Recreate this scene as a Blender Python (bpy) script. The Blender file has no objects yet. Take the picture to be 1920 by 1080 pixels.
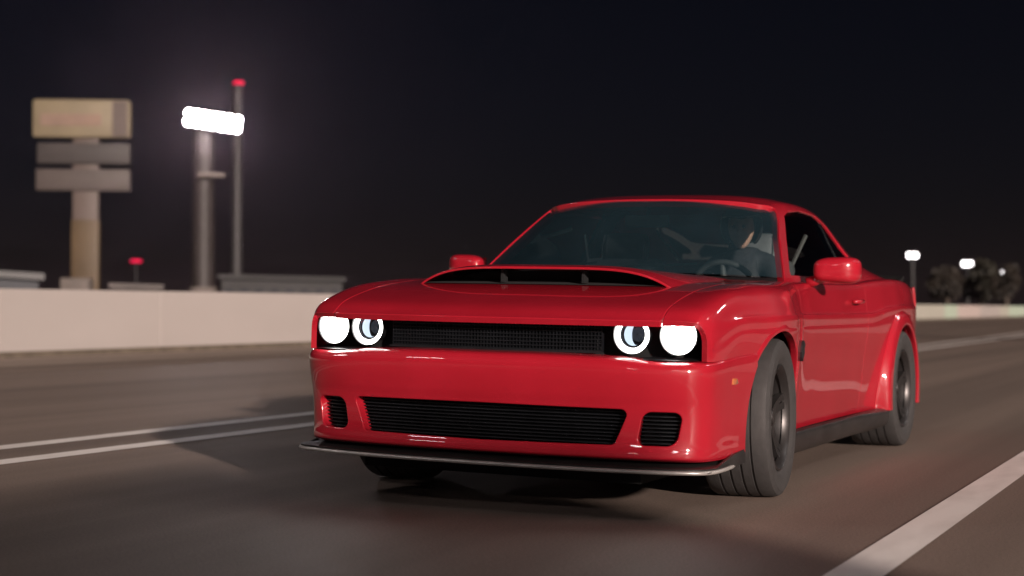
import bpy, bmesh, math, random
import numpy as np
from mathutils import Matrix, Vector
random.seed(4)
R = math.radians
PI = math.pi
scn = bpy.context.scene
COL = scn.collection

# ------------------------------------------------------------------ camera
CAM = np.array([2.925, -6.024, .844])
YAW, PITCH, ROLL, FPX = -.4328, .01203, .003, 3000.0
fw = np.array([math.sin(YAW)*math.cos(PITCH), math.cos(YAW)*math.cos(PITCH), math.sin(PITCH)])
r0 = np.array([math.cos(YAW), -math.sin(YAW), 0]); u0 = np.cross(r0, fw)
rt = math.cos(ROLL)*r0+math.sin(ROLL)*u0
up = -math.sin(ROLL)*r0+math.cos(ROLL)*u0
cd = bpy.data.cameras.new('camera'); cam = bpy.data.objects.new('camera', cd); COL.objects.link(cam)
cam.matrix_world = Matrix(((rt[0], up[0], -fw[0], CAM[0]), (rt[1], up[1], -fw[1], CAM[1]), (rt[2], up[2], -fw[2], CAM[2]), (0, 0, 0, 1)))
cd.sensor_width = 36; cd.lens = FPX/1920*36; cd.clip_end = 6000; cd.clip_start = .05
cd.dof.use_dof = True; cd.dof.focus_distance = 7.1; cd.dof.aperture_fstop = 1.9
scn.camera = cam
# ------------------------------------------------------------------ night sky, one low key light, exposure
SUN_DIR = np.array([.755, -.656, math.tan(R(13.0))]); SUN_DIR = SUN_DIR/np.linalg.norm(SUN_DIR)
w = bpy.data.worlds.new('World'); scn.world = w; w.use_nodes = True
nt = w.node_tree; nt.nodes.clear()
sky = nt.nodes.new('ShaderNodeTexSky'); sky.sky_type = 'NISHITA'; sky.sun_disc = False
sky.sun_elevation = R(13.0); sky.sun_rotation = math.atan2(SUN_DIR[0], SUN_DIR[1])
sky.air_density = 1.0; sky.dust_density = .3; sky.ozone_density = 3.0
bg = nt.nodes.new('ShaderNodeBackground'); bg.inputs['Strength'].default_value = .0006
wo = nt.nodes.new('ShaderNodeOutputWorld')
tn = nt.nodes.new('ShaderNodeMix'); tn.data_type = 'RGBA'; tn.blend_type = 'MULTIPLY'; tn.inputs[0].default_value = 1
tn.inputs[7].default_value = (1.0, .74, .98, 1)
nt.links.new(sky.outputs[0], tn.inputs[6]); nt.links.new(tn.outputs[2], bg.inputs['Color']); nt.links.new(bg.outputs[0], wo.inputs['Surface'])
sd = bpy.data.lights.new('sun', 'SUN'); sd.energy = 3.3; sd.angle = R(1.6); sd.color = (1, .85, .75)
so = bpy.data.objects.new('sun', sd); COL.objects.link(so)
so.rotation_euler = Vector(SUN_DIR).to_track_quat('Z', 'Y').to_euler(); so.location = (30, -26, 9)
vs = scn.view_settings
vs.view_transform = 'Standard'; vs.look = 'None'; vs.exposure = .8; vs.gamma = 1; vs.use_curve_mapping = False
scn.cycles.use_denoising = True
scn.cycles.max_bounces = 8; scn.cycles.transparent_max_bounces = 16
scn.cycles.sample_clamp_indirect = 4.0

# ------------------------------------------------------------------ materials
def nodes(name):
    m = bpy.data.materials.new(name); m.use_nodes = True
    n = m.node_tree; b = n.nodes['Principled BSDF']
    return m, n, b
def setp(b, **k):
    for a, v in k.items():
        b.inputs[a.replace('_', ' ')].default_value = v
def noise_mix(n, b, c1, c2, scale, lo=.35, hi=.65, detail=6, stretch=None, rough=None, bump=0, bscale=None, world=False):
    tc = n.nodes.new('ShaderNodeTexCoord'); mp = n.nodes.new('ShaderNodeMapping')
    if stretch: mp.inputs['Scale'].default_value = stretch
    n.links.new(n.nodes.new('ShaderNodeNewGeometry').outputs['Position'] if world else tc.outputs['Object'], mp.inputs['Vector'])
    t = n.nodes.new('ShaderNodeTexNoise'); t.inputs['Scale'].default_value = scale; t.inputs['Detail'].default_value = detail
    n.links.new(mp.outputs[0], t.inputs['Vector'])
    r = n.nodes.new('ShaderNodeValToRGB'); r.color_ramp.elements[0].position = lo; r.color_ramp.elements[1].position = hi
    r.color_ramp.elements[0].color = (*c1, 1); r.color_ramp.elements[1].color = (*c2, 1)
    n.links.new(t.outputs['Fac'], r.inputs[0]); n.links.new(r.outputs[0], b.inputs['Base Color'])
    if rough:
        mr = n.nodes.new('ShaderNodeMapRange'); mr.inputs['To Min'].default_value = rough[0]; mr.inputs['To Max'].default_value = rough[1]
        n.links.new(t.outputs['Fac'], mr.inputs['Value']); n.links.new(mr.outputs[0], b.inputs['Roughness'])
    if bump:
        t2 = n.nodes.new('ShaderNodeTexNoise'); t2.inputs['Scale'].default_value = bscale or scale*4; t2.inputs['Detail'].default_value = 4
        n.links.new(tc.outputs['Object'], t2.inputs['Vector'])
        bp = n.nodes.new('ShaderNodeBump'); bp.inputs['Strength'].default_value = bump; bp.inputs['Distance'].default_value = .01
        n.links.new(t2.outputs['Fac'], bp.inputs['Height']); n.links.new(bp.outputs[0], b.inputs['Normal'])
    return r
MAT = {}
def simple(name, col, rough=.5, metal=0, var=.12, scale=8, bump=0, bscale=60, **k):
    m, n, b = nodes(name)
    c2 = tuple(min(1, c*(1+var)) for c in col); c1 = tuple(c*(1-var) for c in col)
    noise_mix(n, b, c1, c2, scale, bump=bump, bscale=bscale)
    setp(b, Roughness=rough, Metallic=metal, **k); MAT[name] = m; return m
def emit(name, col, s, base=(.8, .8, .8)):
    m, n, b = nodes(name); setp(b, Base_Color=(*base, 1), Emission_Color=(*col, 1), Emission_Strength=s, Roughness=.4)
    MAT[name] = m; return m

m, n, b = nodes('red_paint')
noise_mix(n, b, (.34, .0085, .019), (.38, .010, .023), 3)
setp(b, Roughness=.42, Specular_IOR_Level=.15, Coat_Weight=1.0, Coat_Roughness=.02, Coat_IOR=1.55); MAT['red_paint'] = m
simple('black_plastic', (.012, .012, .014), .45, var=.3, scale=30)
simple('satin_black', (.01, .01, .012), .3, var=.2)
simple('grille_black', (.012, .013, .016), .28, .3, var=.2)
simple('splitter_black', (.02, .018, .018), .38, var=.25)
simple('flap_grey', (.14, .135, .13), .5, var=.1)
simple('edge_rubber', (.55, .52, .5), .35, .5, var=.1)
simple('rubber', (.036, .033, .033), .7, var=.10, scale=25, bump=.08)
simple('sidewall', (.060, .055, .055), .7, var=.2, scale=10, bump=.1)
simple('rim_grey', (.055, .05, .05), .38, .7, var=.1)
simple('disc_steel', (.35, .34, .33), .35, .9)
simple('chrome', (.6, .6, .6), .12, 1.0, var=.03)
simple('interior', (.035, .037, .04), .6, var=.3, bump=.1)
simple('seat_cloth', (.13, .13, .135), .7, var=.2, bump=.2)
simple('seat_trim', (.16, .155, .15), .5, var=.2)
simple('helmet_black', (.015, .015, .017), .15, Coat_Weight=.6)
simple('skin', (.55, .32, .23), .5, var=.1, scale=20, Subsurface_Weight=.08)
simple('jacket', (.02, .02, .025), .75, var=.3, scale=20, bump=.3)
simple('liner', (.004, .004, .005), .9, var=.2)
simple('lamp_bezel', (.03, .03, .035), .15, .6)
simple('marker_amber', (.55, .16, .06), .15, Coat_Weight=1.0)
simple('tail_red', (.25, .01, .01), .15, Coat_Weight=1.0)
emit('halo', (1, .985, .93), 5)
emit('beam', (1, .99, .95), 24)
emit('projector', (.70, .85, 1.0), .55, (.05, .06, .08))
emit('flood', (1, .95, .93), 28)  # lamps of the added fill towers
emit('flood_near', (1, .88, .92), 95)
emit('flood_dim', (1, .95, .97), 5)
emit('red_beacon', (.8, .0, .06), .7, (.3, .02, .03))
def glass(name, tint, ior=1.5, haze_film=None):
    m = bpy.data.materials.new(name); m.use_nodes = True; n = m.node_tree; n.nodes.clear()
    o = n.nodes.new('ShaderNodeOutputMaterial'); mx = n.nodes.new('ShaderNodeMixShader'); f = n.nodes.new('ShaderNodeFresnel')
    t = n.nodes.new('ShaderNodeBsdfTransparent'); g = n.nodes.new('ShaderNodeBsdfGlossy')
    f.inputs[0].default_value = ior; t.inputs[0].default_value = (*tint, 1); g.inputs['Roughness'].default_value = .01
    n.links.new(f.outputs[0], mx.inputs[0]); n.links.new(t.outputs[0], mx.inputs[1]); n.links.new(g.outputs[0], mx.inputs[2])
    n.links.new(mx.outputs[0], o.inputs[0]); MAT[name] = m
    if haze_film:                     # bluish haze painted over the glass as a thin, patchy diffuse film
        df = n.nodes.new('ShaderNodeBsdfDiffuse'); df.inputs[0].default_value = (*haze_film[1], 1); m2 = n.nodes.new('ShaderNodeMixShader')
        tc_ = n.nodes.new('ShaderNodeTexCoord'); tx = n.nodes.new('ShaderNodeTexNoise'); tx.inputs['Scale'].default_value = 3.5
        mr_ = n.nodes.new('ShaderNodeMapRange'); mr_.inputs['To Min'].default_value = haze_film[0]*.6; mr_.inputs['To Max'].default_value = haze_film[0]*1.4
        n.links.new(tc_.outputs['Object'], tx.inputs['Vector']); n.links.new(tx.outputs['Fac'], mr_.inputs['Value']); n.links.new(mr_.outputs[0], m2.inputs[0])
        n.links.new(mx.outputs[0], m2.inputs[1]); n.links.new(df.outputs[0], m2.inputs[2]); n.links.new(m2.outputs[0], o.inputs[0])
    return m
glass('windscreen_glass', (.82, .90, .90), haze_film=(.034, (.24, .50, .66))); glass('side_glass', (.75, .8, .8)); glass('lamp_glass', (.95, .96, .97))

# asphalt: worn tone, long drag streaks along the road, aggregate bump
m, n, b = nodes('asphalt')
r1 = noise_mix(n, b, (.150, .110, .092), (.270, .198, .163), .8, .3, .7, stretch=(1.9, .035, 1), bump=.35, bscale=160)
t = n.nodes.new('ShaderNodeTexNoise'); t.inputs['Scale'].default_value = 90; t.inputs['Detail'].default_value = 3
tc = n.nodes.new('ShaderNodeTexCoord'); n.links.new(tc.outputs['Object'], t.inputs['Vector'])
mr = n.nodes.new('ShaderNodeMapRange'); mr.inputs['From Min'].default_value = .3; mr.inputs['From Max'].default_value = .7
mr.inputs['To Min'].default_value = .72; mr.inputs['To Max'].default_value = 1.22
n.links.new(t.outputs['Fac'], mr.inputs['Value'])
mx = n.nodes.new('ShaderNodeMix'); mx.data_type = 'RGBA'; mx.blend_type = 'MULTIPLY'; mx.inputs[0].default_value = 1
n.links.new(r1.outputs[0], mx.inputs[6]); n.links.new(mr.outputs[0], mx.inputs[7]); n.links.new(mx.outputs[2], b.inputs['Base Color'])
setp(b, Roughness=.62); MAT['asphalt'] = m
m, n, b = nodes('apron_asphalt'); noise_mix(n, b, (.23, .172, .138), (.29, .22, .18), .5, stretch=(1.4, .1, 1), bump=.3, bscale=140); setp(b, Roughness=.65); MAT['apron_asphalt'] = m
simple('bounce_concrete', (.42, .38, .35), .8, var=.08, scale=.7, bump=.1)
simple('dirt', (.03, .028, .024), .95, var=.3, scale=.6, bump=.4, bscale=8)
m, n, b = nodes('road_paint'); noise_mix(n, b, (.70, .63, .60), (.86, .79, .76), 7, .25, .6, stretch=(1, .25, 1)); setp(b, Roughness=.6); MAT['road_paint'] = m
m, n, b = nodes('wall_concrete'); noise_mix(n, b, (.335, .295, .278), (.36, .317, .30), .9, .3, .7, stretch=(1, .35, 1), bump=.12, bscale=30, world=True); setp(b, Roughness=.75); MAT['wall_concrete'] = m
for k, c in (('wall_green', (.38, .45, .36)), ('wall_pink', (.44, .36, .335)), ('wall_tan', (.38, .36, .31))):
    m, n, b = nodes(k); noise_mix(n, b, tuple(v*.93 for v in c), c, .9, bump=.1, bscale=30); setp(b, Roughness=.75); MAT[k] = m
simple('foot_dark', (.10, .078, .058), .9, var=.25, scale=3)
simple('pole_grey', (.024, .018, .017), .6, var=.12, scale=2)
simple('pole_dark', (.018, .016, .017), .6, var=.12, scale=2)
simple('sign_cream', (.17, .135, .085), .6, var=.1, scale=.6)
simple('sign_side', (.085, .062, .054), .6, var=.08, scale=.6)
simple('sign_red', (.18, .115, .085), .6, var=.12, scale=.6)
simple('sign_grey', (.036, .029, .028), .6, var=.12, scale=.6)
simple('sign_pale', (.062, .048, .044), .6, var=.12, scale=.6)
simple('pole_ochre', (.075, .047, .022), .6, var=.15, scale=.4)
simple('block_concrete', (.12, .10, .09), .8, var=.12, scale=1)
simple('shed_blue', (.014, .016, .024), .6, var=.15, scale=.4)
simple('shed_roof', (.03, .029, .032), .5, var=.15, scale=.4)
simple('stand_grey', (.022, .021, .022), .7, var=.2, scale=.3)
simple('window_dark', (.02, .022, .028), .2)
simple('leaf', (.013, .011, .005), .6, var=.4, scale=.5)
simple('leaf_brown', (.015, .010, .006), .6, var=.4, scale=.5)
simple('bark', (.06, .045, .035), .9, var=.3)
simple('van_paint', (.015, .015, .017), .3, Coat_Weight=.5)

# ------------------------------------------------------------------ helpers
def tag(o, label=None, cat=None, group=None, kind=None):
    if label: o['label'] = label
    if cat: o['category'] = cat
    if group: o['group'] = group
    if kind: o['kind'] = kind
    return o
def empty(name, loc=(0, 0, 0), rz=0):
    o = bpy.data.objects.new(name, None); COL.objects.link(o); o.location = loc; o.rotation_euler = (0, 0, rz)
    o.empty_display_size = .2; return o
def link(name, me, mat, parent=None):
    o = bpy.data.objects.new(name, me); COL.objects.link(o)
    if mat: me.materials.append(MAT[mat])
    if parent: o.parent = parent
    return o
ROLLA = R(1.0)
def lean(V):                      # the body leans a degree towards its loaded side
    V = np.asarray(V, float).copy(); x, z = V[:, 0].copy(), V[:, 2]-.3
    V[:, 0] = x*math.cos(ROLLA)+z*math.sin(ROLLA); V[:, 2] = .3-x*math.sin(ROLLA)+z*math.cos(ROLLA)
    return V
def leanN(N):
    N = np.asarray(N, float).copy(); x, z = N[:, 0].copy(), N[:, 2].copy()
    N[:, 0] = x*math.cos(ROLLA)+z*math.sin(ROLLA); N[:, 2] = -x*math.sin(ROLLA)+z*math.cos(ROLLA)
    return N
def lean_obj(o):                  # same for a finished mesh object
    me = o.data; n = len(me.vertices); a = np.empty(n*3); me.vertices.foreach_get('co', a)
    me.vertices.foreach_set('co', lean(a.reshape(-1, 3)).ravel()); me.update(); return o
def bm_obj(name, bm, mat, parent=None, smooth=False, bodylean=False, angle=None):
    bmesh.ops.recalc_face_normals(bm, faces=bm.faces)
    me = bpy.data.meshes.new(name); bm.to_mesh(me); bm.free()
    if smooth:
        for p in me.polygons: p.use_smooth = True
        if angle: me.set_sharp_from_angle(angle=R(angle))
    o = link(name, me, mat, parent)
    if bodylean: lean_obj(o)
    return o
def add_box(bm, c, s, rot=None, bev=0, seg=2):
    r = bmesh.ops.create_cube(bm, size=1); v = r['verts']
    bmesh.ops.scale(bm, vec=s, verts=v)
    if bev:
        e = list({e for q in v for e in q.link_edges})
        b_ = bmesh.ops.bevel(bm, geom=e, offset=bev, segments=seg, affect='EDGES', profile=.5)
        v = list({q for f in b_['faces'] for q in f.verts} | {q for q in v if q.is_valid})
    if rot is not None: bmesh.ops.rotate(bm, cent=(0, 0, 0), matrix=rot, verts=v)
    bmesh.ops.translate(bm, vec=c, verts=v); return v
def box(name, c, s, mat, parent=None, rot=None, bev=0, bodylean=False, smooth=None):
    bm = bmesh.new(); add_box(bm, c, s, rot, bev)
    return bm_obj(name, bm, mat, parent, bool(bev) if smooth is None else smooth, bodylean, 40)
def add_tube(bm, pts, rad, seg=10, cap=True):
    pts = [Vector(p) for p in pts]; rad = rad if hasattr(rad, '__len__') else [rad]*len(pts)
    rings = []; nrm = None
    for i, p in enumerate(pts):
        d = (pts[min(i+1, len(pts)-1)]-pts[max(i-1, 0)]).normalized()
        if nrm is None: nrm = d.orthogonal().normalized()
        nrm = (nrm-d*nrm.dot(d)).normalized(); bn = d.cross(nrm)
        rings.append([bm.verts.new(p+rad[i]*(math.cos(a)*nrm+math.sin(a)*bn)) for a in [2*PI*k/seg for k in range(seg)]])
    for a, b_ in zip(rings, rings[1:]):
        for k in range(seg): bm.faces.new((a[k], a[(k+1) % seg], b_[(k+1) % seg], b_[k]))
    if cap: bm.faces.new(rings[0][::-1]); bm.faces.new(rings[-1])
def tube(name, pts, rad, mat, parent=None, seg=10, bodylean=False):
    bm = bmesh.new(); add_tube(bm, pts, rad, seg); return bm_obj(name, bm, mat, parent, True, bodylean, 50)
def add_lathe(bm, prof, seg, axis='x', c=(0, 0, 0), closed=False):
    """prof: (axial, radius) list, revolved round an axis through c"""
    rings = []
    for k in range(seg):
        a = 2*PI*k/seg; ca, sa = math.cos(a), math.sin(a)
        ring = []
        for (h, r_) in prof:
            p = {'x': (h, r_*ca, r_*sa), 'y': (r_*ca, h, r_*sa), 'z': (r_*ca, r_*sa, h)}[axis]
            ring.append(bm.verts.new((p[0]+c[0], p[1]+c[1], p[2]+c[2])))
        rings.append(ring)
    n_ = len(prof)
    for k in range(seg):
        a, b_ = rings[k], rings[(k+1) % seg]
        for j in range(n_ if closed else n_-1):
            q = (a[j], a[(j+1) % n_], b_[(j+1) % n_], b_[j])
            bm.faces.new(q)
    bmesh.ops.remove_doubles(bm, verts=[v for r_ in rings for v in r_], dist=1e-5)
def lathe(name, prof, seg, mat, parent=None, axis='x', c=(0, 0, 0), closed=False, angle=35, bodylean=False):
    bm = bmesh.new(); add_lathe(bm, prof, seg, axis, c, closed); return bm_obj(name, bm, mat, parent, True, bodylean, angle)
def prism(name, poly, y0, y1, mat, parent=None, axis='y', bev=0, bodylean=False):
    """poly in the two other axes, extruded along axis"""
    bm = bmesh.new()
    def P(a, b_, h): return {'y': (a, h, b_), 'x': (h, a, b_), 'z': (a, b_, h)}[axis]
    A = [bm.verts.new(P(a, b_, y0)) for a, b_ in poly]; B = [bm.verts.new(P(a, b_, y1)) for a, b_ in poly]
    bm.faces.new(A); bm.faces.new(B[::-1]); k = len(poly)
    for i in range(k): bm.faces.new((A[i], A[(i+1) % k], B[(i+1) % k], B[i]))
    if bev: bmesh.ops.bevel(bm, geom=list(bm.edges), offset=bev, segments=2, affect='EDGES', profile=.5)
    return bm_obj(name, bm, mat, parent, bool(bev), bodylean, 40)

# ---- spline skins: a net of control points -> dense grid -> clipped by implicit outlines -> panel with a rolled edge
def crs(P, ts):
    P = np.asarray(P, float); k = len(P)
    Q = np.concatenate([[2*P[0]-P[1]], P, [2*P[-1]-P[-2]]])
    i = np.clip(np.floor(ts).astype(int), 0, k-2); f = np.asarray(ts)-i
    f = f.reshape(-1, *([1]*(P.ndim-1)))
    a, b_, c, d = Q[i], Q[i+1], Q[i+2], Q[i+3]
    return .5*((2*b_)+(-a+c)*f+(2*a-5*b_+4*c-d)*f**2+(-a+3*b_-3*c+d)*f**3)
def grid_eval(P, us, vs_):
    g = crs(P, us); return crs(g.transpose(1, 0, 2), vs_).transpose(1, 0, 2)
def grid_mesh(G, us, vs_, outward):
    nu, nv = G.shape[:2]
    du = np.gradient(G, axis=0); dv = np.gradient(G, axis=1)
    N = np.cross(du, dv); L = np.linalg.norm(N, axis=2, keepdims=True); N = N/np.maximum(L, 1e-12)
    sgn = np.sign((N*outward(G)).sum(axis=2).mean()) or 1
    N = N*sgn
    U, W = np.meshgrid(us, vs_, indexing='ij')
    A = np.concatenate([G, N, U[..., None], W[..., None]], axis=2).reshape(-1, 8)
    T = []
    for i in range(nu-1):
        for j in range(nv-1):
            a, b_, c, d = i*nv+j, (i+1)*nv+j, (i+1)*nv+j+1, i*nv+j+1
            if sgn > 0: T += [(a, b_, c), (a, c, d)]
            else: T += [(a, c, b_), (a, d, c)]
    return A, T
def clip(A, T, phi):
    """keep phi >= 0"""
    f = phi(A); A = list(A); out = []; cache = {}
    f = np.where(np.abs(f) < 1e-7, 1e-7, f)
    def cut(i, j):
        k = (i, j) if i < j else (j, i)
        if k not in cache:
            t_ = f[i]/(f[i]-f[j]); cache[k] = len(A); A.append(A[i]+(A[j]-A[i])*t_)
        return cache[k]
    s = f > 0
    for tri in T:
        n_ = s[tri[0]]+s[tri[1]]+s[tri[2]] if False else int(s[tri[0]])+int(s[tri[1]])+int(s[tri[2]])
        if n_ == 3: out.append(tri)
        elif n_ == 0: continue
        else:
            poly = []
            for a in range(3):
                i, j = tri[a], tri[(a+1) % 3]
                if s[i]: poly.append(i)
                if s[i] != s[j]: poly.append(cut(i, j))
            for k in range(1, len(poly)-1): out.append((poly[0], poly[k], poly[k+1]))
    A = np.array(A); used = sorted({i for t_ in out for i in t_}); mp_ = {o_: k for k, o_ in enumerate(used)}
    return A[used], [tuple(mp_[i] for i in t_) for t_ in out]
def weld(A, T, d=2e-4):
    key = {}; mp_ = np.zeros(len(A), int); keep = []
    q = np.round(A[:, :3]/d).astype(int)
    for i, k in enumerate(map(tuple, q)):
        if k not in key: key[k] = len(keep); keep.append(i)
        mp_[i] = key[k]
    T2 = [tuple(mp_[i] for i in t_) for t_ in T]
    return A[keep], [t_ for t_ in T2 if len(set(t_)) == 3]
def panel(name, G, us, vs_, clips, mat, parent, outward, fil=.0015, depth=.014, mirror=False, bodylean=True):
    A, T = grid_mesh(G, us, vs_, outward)
    for c in clips: A, T = clip(A, T, c)
    A, T = weld(A, T)
    V = A[:, :3].copy(); N = A[:, 3:6]/np.maximum(np.linalg.norm(A[:, 3:6], axis=1, keepdims=True), 1e-9)
    cnt = {}
    for t_ in T:
        for a in range(3): cnt[(t_[a], t_[(a+1) % 3])] = 1
    be = [e for e in cnt if (e[1], e[0]) not in cnt]
    verts = list(V); nrm = list(N); faces = [tuple(t_) for t_ in T]
    if be and (fil or depth):
        out = {}
        for a, b_ in be:
            d = V[b_]-V[a]; L = np.linalg.norm(d)
            if L < 1e-9: continue
            o_ = np.cross(d/L, N[a]+N[b_]); o_ /= max(np.linalg.norm(o_), 1e-9)
            for v in (a, b_): out[v] = out.get(v, 0)+o_*min(L, .01)
        ringv = {}
        steps = [(30, 0), (60, 0), (90, 0), (90, depth)]
        for v, o_ in out.items():
            nv_ = N[v]; o_ = o_-nv_*np.dot(o_, nv_); l = np.linalg.norm(o_); o_ = o_/l if l > 1e-6 else o_*0
            ids = []
            verts.append(V[v]); nrm.append(nv_); ids.append(len(verts)-1)
            for th, dp in steps:
                s_, c_ = math.sin(R(th)), math.cos(R(th))
                verts.append(V[v]+o_*fil*s_-nv_*(fil*(1-c_)+dp)); nrm.append(nv_*c_+o_*s_); ids.append(len(verts)-1)
            ringv[v] = ids
        for a, b_ in be:
            if a in ringv and b_ in ringv:
                for k in range(len(steps)):
                    faces.append((ringv[a][k], ringv[a][k+1], ringv[b_][k+1], ringv[b_][k]))
    V = np.array(verts); N = np.array(nrm)
    if mirror:
        V = V*[-1, 1, 1]; N = N*[-1, 1, 1]; faces = [f[::-1] for f in faces]
    if bodylean: V = lean(V); N = leanN(N)
    me = bpy.data.meshes.new(name); me.from_pydata(V.tolist(), [], faces); me.update()
    me.polygons.foreach_set('use_smooth', [True]*len(me.polygons))
    N = N/np.maximum(np.linalg.norm(N, axis=1, keepdims=True), 1e-9)
    me.normals_split_custom_set_from_vertices([tuple(v) for v in N])
    return link(name, me, mat, parent)
def sd_rbox(px, pz, cx, cz, hx, hz, r_):
    qx = np.abs(px-cx)-hx+r_; qz = np.abs(pz-cz)-hz+r_
    return np.hypot(np.maximum(qx, 0), np.maximum(qz, 0))+np.minimum(np.maximum(qx, qz), 0)-r_
def sd_poly(px, pz, poly):
    px = np.asarray(px); pz = np.asarray(pz); d = np.full(px.shape, 1e9); ins = np.zeros(px.shape, bool)
    k = len(poly)
    for i in range(k):
        ax, az = poly[i]; bx_, bz = poly[(i+1) % k]
        ex, ez = bx_-ax, bz-az; wx, wz = px-ax, pz-az
        t_ = np.clip((wx*ex+wz*ez)/(ex*ex+ez*ez), 0, 1)
        d = np.minimum(d, np.hypot(wx-ex*t_, wz-ez*t_))
        c = ((az <= pz) & (bz > pz)) | ((bz <= pz) & (az > pz))
        with np.errstate(divide='ignore', invalid='ignore'):
            xi = ax+(pz-az)/(bz-az if bz != az else 1e-9)*ex
        ins ^= c & (px < xi)
    return np.where(ins, -d, d)

# ================================================================== the setting
def at(px, dist, z=0):           # a place `dist` metres off in the direction of photo column px
    d = fw+rt*(px-960)/FPX; d = d/math.hypot(d[0], d[1])
    return (CAM[0]+d[0]*dist, CAM[1]+d[1]*dist, z)
def zat(py, dist, px=960):
    k = 1/math.sqrt(1+((px-960)/FPX)**2); return CAM[2]+(576-py)/FPX*dist*k
def bend(y):                     # the track drifts gently away to the left in the distance
    y = max(0, y-15); return -min(.00040*y*y, .00040*90*90) if y < 90 else -.00040*90*90
def sheet(name, xs, z, mat, ys):
    bm = bmesh.new(); rows = []
    for y in ys: rows.append([bm.verts.new((x+bend(y), y, z)) for x in xs])
    for a, b_ in zip(rows, rows[1:]):
        for k in range(len(xs)-1): bm.faces.new((a[k], a[k+1], b_[k+1], b_[k]))
    return bm_obj(name, bm, mat)
YS = [-60, -30, -15, 0, 8, 15]+[15+3*i for i in range(1, 40)]+[160, 220, 300, 420]
tag(sheet('ground', [-1500, -700, 700, 1500], -.02, 'dirt', [-900, -60, 420, 2500]), kind='structure')
tag(sheet('race_track', [-12.4, -6, 0, 6, 14], 0, 'asphalt', YS), kind='structure')
tag(sheet('apron', [-15.6, -12.4], .004, 'apron_asphalt', YS), kind='structure')
tag(sheet('verge', [14, 30], .002, 'apron_asphalt', YS), kind='structure')
tag(sheet('bounce_apron', [4.2, 14], .004, 'bounce_concrete', YS), kind='structure')  # unseen pale concrete, added to reflect in the car's side
def line(xa, wd, label):
    ys = YS
    o = sheet('road_marking', [xa-wd/2, xa+wd/2], .005, 'road_paint', ys); tag(o, kind='structure')
line(-3.80, .19, ''); line(-3.17, .19, ''); line(1.79, .175, '')
# concrete barrier wall along the left, cast in six metre panels
wall = tag(empty('barrier_wall', (-15.2, 13, 0)), 'long pale concrete barrier wall running along the far edge of the track', 'wall')
def wall_run(parent, x0, ys, h, th, side, mats):
    ox, oy = parent.location[0], parent.location[1]
    for i, (a, b_) in enumerate(zip(ys, ys[1:])):
        xa, xb = x0+bend(a), x0+bend(b_)
        L = math.hypot(b_-a, xb-xa); ang = math.atan2(-(xb-xa), b_-a)
        o = box('wall_panel', (0, 0, 0), (th, L-.012, h), mats(i, a), parent, bev=.012, smooth=False)
        o.location = ((xa+xb)/2-ox, (a+b_)/2-oy, h/2); o.rotation_euler = (0, 0, ang)
        k = box('foot_strip', (side*(th/2+.05), 0, .05), (.10, L-.012, .10), 'foot_dark', parent)  # dark strip along the foot of the panel
        k.location = ((xa+xb)/2-ox, (a+b_)/2-oy, 0); k.rotation_euler = (0, 0, ang)
def wm(i, a):
    if a < 84: return 'wall_concrete'
    return ['wall_concrete', 'wall_tan', 'wall_green', 'wall_green', 'wall_tan', 'wall_tan', 'wall_green', 'wall_pink', 'wall_pink', 'wall_concrete'][int((a-84)/6) % 10]
wall_run(wall, -15.45, [-6+6*i for i in range(46)], 1.12, .3, 1, wm)

# ---- tall pylon sign
D = 120.; p = at(158, D); px2m = D/FPX
sg = tag(empty('pylon_sign', p, -YAW*0+R(28)), 'tall roadside pylon sign with three stacked cream boards', 'sign')
def hz(a, b_): return zat(b_, D, 158), zat(a, D, 158)
rects = [(-93, 82, 189, 262, 'sign_cream'), (-84, 82, 271, 311, 'sign_grey'), (-86, 82, 320, 361, 'sign_pale')]
for k, (xa, xb, ya, yb, mt) in enumerate(rects):
    z0, z1 = hz(ya, yb); cx = (xa+xb)/2*px2m; wd = (xb-xa)*px2m
    bd = box('board', (cx, 0, (z0+z1)/2), (wd, 1.0, z1-z0), mt, sg, bev=.25 if k == 0 else .12)
    if k == 0:
        box('faded_red_lettering_band', (cx-.25*wd*.4, -.53, (z0+z1)/2-.1), (wd*.62, .05, (z1-z0)*.30), 'sign_red', bd)
        box('end_strip', (cx+wd*.40, -.53, (z0+z1)/2), (wd*.15, .05, (z1-z0)*.9), 'sign_side', bd)
    else:
        for q in range(3): box('rail', (cx, -.53, z0+(z1-z0)*(.22+.28*q)), (wd*.96, .05, (z1-z0)*.05), mt, bd)
box('pole', (2*px2m, .1, zat(262, D, 158)*.5+zat(190, D, 158)*.0), (46*px2m, .8, zat(262, D, 158)), 'sign_side', sg, bev=.1)
zb = zat(415, D, 158); box('pole_sleeve', (2*px2m, .1, zb/2), (49*px2m, .92, zb), 'pole_ochre', sg, bev=.06)
box('footing', (-7*px2m, -1.2, zat(524, D, 158)/2), (52*px2m, 1.6, zat(524, D, 158)), 'block_concrete', sg, bev=.15)
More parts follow.
